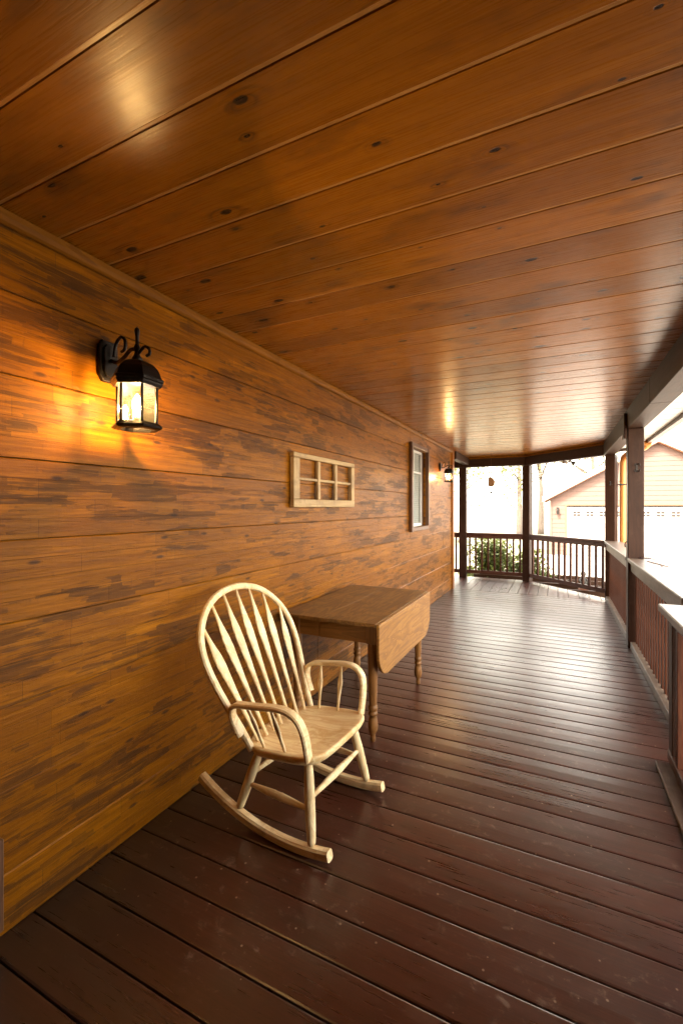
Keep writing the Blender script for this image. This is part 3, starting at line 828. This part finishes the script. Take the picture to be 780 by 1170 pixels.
for i in (1, 2):
    y = FY0 + .082 + ph * i / 3
    m = MB(); m.box(fx0 + .006, fx1 - .006, y - .020, y + .020, FZ0 + .0585, FZ1 - .0365, .004); m.build('muntin', M['sash_z'], ws, True)
zm = .5 * (FZ0 + .058 + FZ1 - .036)
ys = [FY0 + .0825, FY0 + .082 + ph / 3, FY0 + .082 + 2 * ph / 3, FY1 - .0605]
for i in range(3):
    a = ys[i] + (.0205 if i else 0); b = ys[i+1] - (.0205 if i < 2 else 0)
    m = MB(); m.box(fx0 + .010, fx1 - .010, a, b, zm - .010, zm + .010, .003); m.build('muntin', M['sash_y'], ws, True)

# ------------------------------------------------------------------ wall lanterns
def lantern(y, zb, label, bulb='bulb', sc=1.0):
    t = thing('wall_lantern', label, 'wall lamp', (WX, y, zb), 0, 'lanterns on the house wall')
    cx = .185                       # lantern axis, out from the wall
    # back plate: octagonal cast plate
    oct_ = [(-.042, -.06), (-.028, -.085), (.028, -.085), (.042, -.06), (.042, .06), (.028, .085), (-.028, .085), (-.042, .06)]
    m = MB(); m.prism([(p[0], p[1] + .295) for p in oct_], 'x', .002, .022, .006)
    m.prism([(p[0] * .7, p[1] * .78 + .295) for p in oct_], 'x', .0222, .034, .004)
    m.build('back_plate', M['iron'], t)
    # scroll arm and finial hook
    m = MB()
    m.tube(catmull([(.03, 0, .30), (.07, 0, .285), (.11, 0, .30), (.15, 0, .325), (.185, 0, .315), (.19, 0, .275)], 5), .008, 10)
    m.tube(catmull([(.05, 0, .31), (.062, 0, .36), (.09, 0, .385), (.115, 0, .37), (.115, 0, .335), (.095, 0, .325)], 5), .0065, 10)
    m.tube(catmull([(.195, 0, .305), (.225, 0, .325), (.25, 0, .315), (.255, 0, .295), (.238, 0, .288)], 5), .006, 10)
    m.build('scroll_arm', M['iron'], t)
    m = MB(); m.lathe([(.010, .268), (.018, .275), (.020, .285), (.012, .297), (.009, .312), (.013, .322), (.011, .332), (.007, .342), (.0075, .375), (.010, .392), (.009, .402), (.003, .410)], cx, 0, 14)
    m.build('finial', M['iron'], t)
    rot = PI / 6 + R(3)
    n = 6
    m = MB(); m.lathe([(.094, .186), (.102, .190), (.101, .200), (.094, .206), (.088, .222), (.078, .243), (.060, .262), (.036, .273), (.012, .278)], cx, 0, n, False, rot)
    hd = m.build('roof', M['iron'], t)
    m = MB(); m.lathe([(.090, .170), (.098, .180), (.098, .1855), (.08, .1858)], cx, 0, n, False, rot); m.build('rim', M['iron'], hd)
    m = MB()
    pr_ = [(.066, .002), (.086, .003), (.098, .008), (.096, .015), (.082, .028), (.066, .029)]
    vv = [[m.bm.verts.new((cx + r_ * math.cos(2*PI*q/n + rot), r_ * math.sin(2*PI*q/n + rot), z_)) for q in range(n)] for r_, z_ in pr_]
    for i in range(len(pr_)):
        A_, B_ = vv[i], vv[(i + 1) % len(pr_)]
        for q in range(n): m.bm.faces.new((A_[q], A_[(q + 1) % n], B_[(q + 1) % n], B_[q]))
    m.box(cx - .075, cx + .075, -.007, .007, .012, .019, .001)
    m.build('base', M['iron'], t)
    m = MB()
    for i in range(n):
        a = rot + 2 * PI * i / n
        x, yy = cx + .0755 * math.cos(a), .0755 * math.sin(a)
        mt = Matrix.Translation((x, yy, 0)) @ Matrix.Rotation(a, 4, 'Z')
        m.box(-.0035, .0035, -.0045, .0045, .0285, .171, .001, mt)
    m.build('cage', M['iron'], t)
    m = MB()
    for i in range(n):
        a = rot + 2 * PI * i / n; b = rot + 2 * PI * (i + 1) / n
        p = Vector((cx + .072 * math.cos(a), .072 * math.sin(a), 0)); q = Vector((cx + .072 * math.cos(b), .072 * math.sin(b), 0))
        dv = (q - p).normalized(); p = p + dv * .003; q = q - dv * .003
        m.quad((p.x, p.y, .030), (q.x, q.y, .030), (q.x, q.y, .170), (p.x, p.y, .170))
    m.build('glass', M['lamp_glass'], t)
    m = MB(); m.lathe([(.012, .0195), (.012, .062), (.009, .064)], cx, 0, 12); m.build('candle_sleeve', M['sleeve'], t)
    m = MB(); m.lathe([(.007, .0645), (.012, .074), (.0175, .090), (.0185, .102), (.015, .118), (.009, .132), (.003, .142)], cx, 0, 16); m.build('bulb', M[bulb], t)
    t.scale = (sc, sc, sc)
    return t, (WX + cx, y, zb + .125)
L1 = lantern(1.238, 1.752, 'black iron lantern lit on the wall above and left of the rocking chair')
L2 = lantern(7.02, 1.835, 'small lit lantern past the window at the far end of the wall', 'bulb_dim', .8)

# ------------------------------------------------------------------ small things on posts, rails and beams
def post_hook(x, y, z, label, sc=1.0):
    t = thing('iron_hook', label, 'hook', (x, y, z), 0, 'iron hooks on the posts')
    m = MB(); m.box(-.010 * sc, .010 * sc, -.004, 0, -.05 * sc, .05 * sc, .0015); m.build('plate', M['iron'], t)
    m = MB()
    for s in (-1, 1):
        m.tube(catmull([(0, -.004, .035 * s * sc), (.012 * sc, -.02, .045 * s * sc), (.026 * sc, -.03, .040 * s * sc), (.03 * sc, -.024, .022 * s * sc)], 4), .005 * sc, 8)
        m.tube(catmull([(0, -.004, .035 * s * sc), (-.012 * sc, -.02, .045 * s * sc), (-.026 * sc, -.03, .040 * s * sc), (-.03 * sc, -.024, .022 * s * sc)], 4), .005 * sc, 8)
    m.build('prong', M['iron'], t)
    return t
post_hook(PX + .005, P_D[1] - .0705, 1.845, 'double iron hook screwed to the thick brown post', .85)
post_hook(P_C[0] - .022, P_C[1] - .088, 1.81, 'double iron hook on the corner post', .7)
t = thing('cleat', 'small dark cleat low on the thick post just above the rail cap', 'cleat', (PX - .0705, P_D[1] - .03, 1.06))
m = MB(); m.tube([(-.001, 0, .03), (-.018, 0, .022), (-.022, -.006, -.005), (-.018, -.008, -.028)], .007, 8); m.build('hook', M['iron'], t)
# bent wire thing on the rail cap
t = thing('wire_hanger', 'thin bent wire hanger lying on the pale rail cap in front of the thick post', 'hanger', (.83, 5.0, .926))
m = MB(); m.tube(catmull([(.74, 5.36, .934), (.79, 5.22, .946), (.835, 5.02, .952), (.862, 4.84, .945), (.868, 4.72, .932)], 6), .0038, 8); m.build('wire', M['purple'], t, True)
m = MB(); m.tube(catmull([(.766, 5.10, .932), (.80, 4.98, .930), (.835, 4.86, .930), (.868, 4.72, .931)], 6), .0038, 8)
m.tube(catmull([(.835, 4.86, .930), (.826, 4.80, .929), (.822, 4.74, .930)], 4), .0038, 8); m.build('wire_foot', M['brownwire'], t, True)
# hanging wooden ornament under the far beam
t = thing('wind_chime', 'tan wooden wind chime hanging in front of the far opening', 'wind chime', (-1.16, 9.02, 1.98))
m = MB(); m.tube([(-1.16, 9.02, 2.446), (-1.16, 9.02, 2.02)], .0012, 6); m.tube([(-1.16, 9.02, 1.83), (-1.16, 9.02, 1.745)], .0012, 6); m.build('string', M['tan'], t, True)
m = MB()
prof = [(-.055, .10), (-.01, .105), (.04, .07), (.068, .01), (.062, -.05), (.03, -.085), (-.02, -.09), (-.055, -.075)]
m.prism([(-1.155 + a, 1.925 + b) for a, b in prof], 'y', 8.98, 9.06, .012); m.build('body', M['tan'], t, True)
m = MB(); m.lathe([(.004, 1.70), (.026, 1.706), (.030, 1.722), (.022, 1.738), (.004, 1.745)], -1.16, 9.02, 12); m.build('striker', M['iron'], t, True)
# small two-headed fixture under the angled beam
t = thing('flood_light', 'small pale fixture with dark end below the angled beam', 'flood light', (.19, 8.62, BZ))
m = MB(); m.lathe([(.02, 2.222), (.022, 2.2515)], .19, 8.62, 12); m.build('mount', M['white'], t, True)
m = MB(); m.tube([(.19, 8.62, 2.225), (.13, 8.60, 2.215), (.075, 8.585, 2.222)], [.012, .022, .034], 12); m.build('head', M['white'], t, True)
m = MB(); m.tube([(.20, 8.62, 2.225), (.235, 8.62, 2.205), (.265, 8.62, 2.190)], [.012, .030, .036], 12); m.build('head', M['figure'], t, True)

# ------------------------------------------------------------------ garage
GY = 22.0; GX0, GX1 = -.30, 7.62; AP = 3.66
ga = thing('garage', 'pale peach gabled garage with white doors across the driveway', 'garage', (AP, GY + 3.0, GZ))
eave, apex = 1.85, 4.10
DX0, DX1, DZ1 = .30, 7.02, 1.50
def gable_z(x): return eave + (apex - eave) * (1 - abs(x - AP) / (AP - GX0))
m = MB(); zz = GZ; ex = .20
while zz < apex - .05:
    z1 = min(zz + ex, apex - .01)
    def span(z):
        if z <= eave: return GX0, GX1
        q = (z - eave) / (apex - eave); return GX0 + (AP - GX0) * q, GX1 - (GX1 - AP) * q
    a0, a1 = span(zz); b0, b1 = span(z1)
    parts = [(a0, a1, b0, b1)] if zz >= DZ1 else [(a0, DX0, b0, DX0), (DX1, a1, DX1, b1)]
    if zz < DZ1 < z1: z1 = z1
    for p0, p1, q0, q1 in parts:
        yb0, yb1 = GY - .018, GY - .004
        v = [m.bm.verts.new(c_) for c_ in ((p0, yb0, zz), (p1, yb0, zz), (q1, yb1, z1), (q0, yb1, z1), (p0, GY + .02, zz), (p1, GY + .02, zz), (q1, GY + .02, z1), (q0, GY + .02, z1))]
        for q in ((0,1,2,3), (5,4,7,6), (4,5,1,0), (3,2,6,7), (4,0,3,7), (1,5,6,2)): m.bm.faces.new([v[i] for i in q])
    zz += ex
m.box(GX0, GX0 + .1, GY + .021, GY + 7, GZ, eave - .02); m.box(GX1 - .1, GX1, GY + .021, GY + 7, GZ, eave - .02); m.box(GX0, GX1, GY + 7.001, GY + 7.1, GZ, eave)
m.build('wall', M['lap'], ga, True)
m = MB()
for zi in range(4):
    z0 = GZ + .01 + zi * .545; z1 = z0 + .541
    m.box(DX0 + .06, DX1 - .06, GY + .03, GY + .07, z0, min(z1, DZ1 - .06), .006)
gd = m.build('garage_door', M['white'], ga, True)
xi = DX0 + .30
first = None
while xi < DX1 - .4:
    m = MB()
    for ix in range(2):
        for iz in range(2):
            m.box(xi + ix * .15, xi + ix * .15 + .13, GY + .022, GY + .0295, 1.04 + iz * .12, 1.04 + iz * .12 + .095, .002)
    m.build('door_window', M['dark_glass'], gd, True)
    xi += .505
m = MB(); m.box(DX0, DX0 + .058, GY - .028, GY + .06, GZ + .002, DZ1 - .002, .003); m.box(DX1 - .058, DX1, GY - .028, GY + .06, GZ + .002, DZ1 - .002, .003); m.box(DX0, DX1, GY - .030, GY + .06, DZ1, DZ1 + .07, .003)
m.build('door_trim', M['rake'], ga, True)
m = MB(); m.box(GX0 - .02, GX0 + .07, GY - .035, GY - .0185, GZ + .002, eave - .03, .003); m.box(GX1 - .07, GX1 + .02, GY - .035, GY - .0185, GZ + .002, eave - .03, .003); m.build('corner_board', M['lap'], ga, True)
for sgn in (-1, 1):
    e0 = Vector((AP + sgn * (AP - GX0 + .32), 0, eave - .32 * .568)); e1 = Vector((AP + sgn * .001, 0, apex))
    dx, dz = e1.x - e0.x, e1.z - e0.z
    def q(y0, y1, o0, o1, mm):
        pts = [(e0.x, e0.z + o0), (e1.x, e1.z + o0), (e1.x, e1.z + o1), (e0.x, e0.z + o1)]
        mm.prism(pts, 'y', y0, y1)
    mm = MB(); q(GY - .30, GY - .27, .00, .20, mm); mm.build('rake_board', M['white'], ga, True)
    mm = MB(); q(GY - .268, GY + 7.3, .03, .06, mm); mm.build('soffit', M['rake'], ga, True)
    mm = MB(); q(GY - .34, GY + 7.35, .201, .24, mm); mm.build('roof', M['roofing'], ga, True)
    mm = MB(); q(GY - .26, GY - .036, -.045, .029, mm); mm.build('rake_trim', M['rake'], ga, True)
gl = thing('garage_lamp', 'small dark coach lamp beside the garage door', 'wall lamp', (.0, GY - .02, 1.30))
m = MB(); m.box(-.05, .05, GY - .05, GY - .0365, 1.28, 1.42, .003); m.build('back_plate', M['iron'], gl, True)
m = MB(); m.lathe([(.04, 1.12), (.055, 1.13), (.06, 1.27), (.075, 1.28), (.03, 1.34), (.008, 1.38)], 0, GY - .13, 8, False); m.tube([(0, GY - .05, 1.36), (0, GY - .13, 1.40), (0, GY - .13, 1.37)], .01, 6); m.build('body', M['iron'], gl, True)

# ------------------------------------------------------------------ planting
def leaves(m, c, rad, n, size, seed, lobes=14):
    rnd = random.Random(seed)
    L = []
    for i in range(lobes):
        v = Vector((rnd.gauss(0, 1), rnd.gauss(0, 1), rnd.gauss(0, 1))).normalized()
        L.append((Vector((v.x * rad[0], v.y * rad[1], v.z * rad[2])) * rnd.uniform(.35, .85), rnd.uniform(.28, .5)))
    for i in range(n):
        lc, lr = rnd.choice(L)
        v = Vector((rnd.gauss(0, 1), rnd.gauss(0, 1), rnd.gauss(0, 1))).normalized() * (rnd.random() ** .45)
        p = Vector(c) + lc + Vector((v.x * rad[0], v.y * rad[1], v.z * rad[2])) * lr
        s = size * rnd.uniform(.6, 1.3)
        d1 = Vector((rnd.gauss(0, 1), rnd.gauss(0, 1), rnd.gauss(0, .6))).normalized()
        d2 = d1.cross(Vector((rnd.gauss(0, 1), rnd.gauss(0, 1), rnd.gauss(0, 1)))).normalized()
        a = m.bm.verts.new(p - d1 * s); b = m.bm.verts.new(p + d2 * s * .42 + d1 * s * .1); cc = m.bm.verts.new(p + d1 * s); dd = m.bm.verts.new(p - d2 * s * .42 + d1 * s * .1)
        m.bm.faces.new((a, b, cc, dd))
def bush(name, x, y, rad, h, n, size, label, cat, seed, mat):
    t = thing(name, label, cat, (x, y, GZ))
    m = MB(); leaves(m, (0, 0, h - rad[2]), rad, n, size, seed, 22); m.build('foliage', M[mat], t, recalc=False)
    m = MB(); rnd = random.Random(seed)
    for i in range(9):
        e = Vector((rnd.uniform(-.6, .6) * rad[0], rnd.uniform(-.6, .6) * rad[1], h * rnd.uniform(.5, .85)))
        m.tube([(rnd.uniform(-.05, .05), rnd.uniform(-.05, .05), 0), e * .5 + Vector((0, 0, .05)), e], [.018, .012, .006], 7)
    m.build('stem', M['bark'], t)
    return t
bush('garden_bush', -1.15, 10.75, (1.08, .60, .80), 1.54, 8000, .055, 'leafy green bush behind the short far railing', 'bush', 3, 'leaf_bush')
bush('low_plant', -.05, 9.95, (.42, .25, .30), .58, 700, .05, 'low yellow-green plant outside the angled railing beside the bush', 'plant', 5, 'leaf_low')
bush('low_plant', .52, 9.05, (.32, .2, .28), .62, 500, .045, 'low yellow-green plant at the foot of the timber block outside the railing', 'plant', 8, 'leaf_low')
# timber block with a dark figure on it
t = thing('garden_stump', 'rust-brown timber block standing just outside the angled railing', 'stump', (.42, 9.25, GZ))
m = MB(); m.prism([(-.085, -.075), (.08, -.085), (.09, .07), (-.075, .085)], 'z', 0, GZ * -1 - .035, .012); m.build('block', M['stump'], t)
t = thing('garden_figurine', 'small dark figurine standing on the timber block behind the railing', 'figurine', (.42, 9.25, -.034))
m = MB(); m.lathe([(.065, 0), (.07, .03), (.05, .06), (.055, .10), (.062, .14), (.05, .18), (.03, .205), (.038, .225), (.048, .255), (.042, .29), (.02, .31), (.004, .315)], 0, 0, 16)
m.tube([(.03, -.02, .18), (.075, -.05, .13), (.055, -.08, .09)], [.018, .016, .013], 8)
m.tube([(-.03, -.02, .18), (-.07, -.05, .14), (-.04, -.085, .12)], [.018, .016, .013], 8)
m.build('body', M['figure'], t)

def tree(x, y, h, cr, label, seed):
    t = thing('deciduous_tree', label, 'tree', (x, y, GZ), 0, 'pale trees beyond the porch')
    rnd = random.Random(seed)
    m = MB()
    top = Vector((rnd.uniform(-.4, .4), rnd.uniform(-.4, .4), h * .86))
    pts = [Vector((0, 0, 0)), Vector((rnd.uniform(-.1, .1), 0, h * .25)), top * .55 + Vector((0, 0, h * .03)), top]
    m.tube(catmull([tuple(p) for p in pts], 4), [.20 * (h / 10) * (1 - .9 * i / 12) for i in range(13)], 9)
    for i in range(9):
        z0 = h * rnd.uniform(.28, .75); a = rnd.uniform(0, 2 * PI); l = cr * rnd.uniform(.5, .95)
        b0 = Vector((0, 0, z0)) + Vector((top.x, top.y, 0)) * (z0 / h); e = b0 + Vector((math.cos(a) * l, math.sin(a) * l, l * rnd.uniform(.35, .8)))
        m.tube([b0, (b0 + e) / 2 + Vector((0, 0, .1 * l)), e], [.07 * h / 10, .045 * h / 10, .015], 6)
    m.build('trunk', M['bark'], t)
    m = MB(); leaves(m, (top.x * .7, top.y * .7, h * .62), (cr, cr, h * .38), 4200, .13, seed, 26); m.build('crown', M['leaf_tree'], t, recalc=False)
    return t
tree(-5.2, 27.0, 9.5, 2.3, 'slender pale tree seen past the wind chime', 11)
tree(-2.4, 33.0, 11.0, 2.7, 'pale tree seen just left of the far middle post', 12)
tree(-1.2, 38.0, 12.5, 3.0, 'tall pale tree beyond the garage corner', 13)
tree(2.6, 40.0, 13.0, 3.4, 'green pale tree rising behind the garage roof', 14)
tree(-8.2, 31.0, 10.0, 2.6, 'pale tree seen through the gap at the house corner', 15)

# ------------------------------------------------------------------ light
world = bpy.data.worlds.new('World'); scn.world = world; world.use_nodes = True
wt = world.node_tree; wt.nodes.clear()
sky = wt.nodes.new('ShaderNodeTexSky'); sky.sky_type = 'NISHITA'; sky.sun_disc = False
SUN_EL, SUN_AZ = R(52), R(205)       # azimuth clockwise from +Y
sky.sun_elevation = SUN_EL; sky.sun_rotation = SUN_AZ
sky.air_density = 1.0; sky.dust_density = 2.0; sky.ozone_density = 1.0
bg = wt.nodes.new('ShaderNodeBackground'); bg.inputs[1].default_value = .15
wo_ = wt.nodes.new('ShaderNodeOutputWorld')
hs = wt.nodes.new('ShaderNodeHueSaturation'); hs.inputs['Saturation'].default_value = .25
wt.links.new(sky.outputs[0], hs.inputs['Color'])
wm = wt.nodes.new('ShaderNodeMix'); wm.data_type = 'RGBA'; wm.blend_type = 'MULTIPLY'; wm.inputs[0].default_value = 1.0; wm.inputs[7].default_value = (1.0, .90, .74, 1)
wt.links.new(hs.outputs[0], wm.inputs[6]); wt.links.new(wm.outputs[2], bg.inputs[0]); wt.links.new(bg.outputs[0], wo_.inputs[0])
sl = bpy.data.lights.new('sun', 'SUN'); sl.energy = 1.5; sl.angle = R(12); sl.color = (1, .92, .80)
so_ = bpy.data.objects.new('sun', sl); COL.objects.link(so_)
dirv = Vector((math.sin(SUN_AZ) * math.cos(SUN_EL), math.cos(SUN_AZ) * math.cos(SUN_EL), math.sin(SUN_EL)))
so_.rotation_euler = dirv.to_track_quat('Z', 'Y').to_euler(); so_.location = dirv * 40
# the lanterns light the porch with their own glowing bulbs

# ------------------------------------------------------------------ camera
FPX, CU, HV = 510.0, 390.0, 579.0
cam = bpy.data.cameras.new('camera'); co = bpy.data.objects.new('camera', cam); COL.objects.link(co)
cam.sensor_fit = 'HORIZONTAL'; cam.sensor_width = 24.0; cam.lens = 24.0 * FPX / 780.0
cam.shift_y = -(585.0 - HV) / 780.0
cam.clip_start = .05; cam.clip_end = 1500
co.location = (0, 0, 1.45); co.rotation_euler = (R(90), 0, R(25.84))
scn.camera = co

# ------------------------------------------------------------------ render settings
scn.render.engine = 'CYCLES'
cy = scn.cycles
cy.use_denoising = True
try: cy.denoiser = 'OPENIMAGEDENOISE'
except Exception: pass
cy.max_bounces = 8; cy.diffuse_bounces = 5; cy.glossy_bounces = 4; cy.transmission_bounces = 4; cy.transparent_max_bounces = 12
cy.sample_clamp_indirect = 12.0; cy.caustics_reflective = False; cy.caustics_refractive = False
vs = scn.view_settings
scn.display_settings.display_device = 'sRGB'
vs.view_transform = 'Standard'; vs.look = 'None'; vs.gamma = 1.0; vs.exposure = 4.45; vs.use_curve_mapping = False
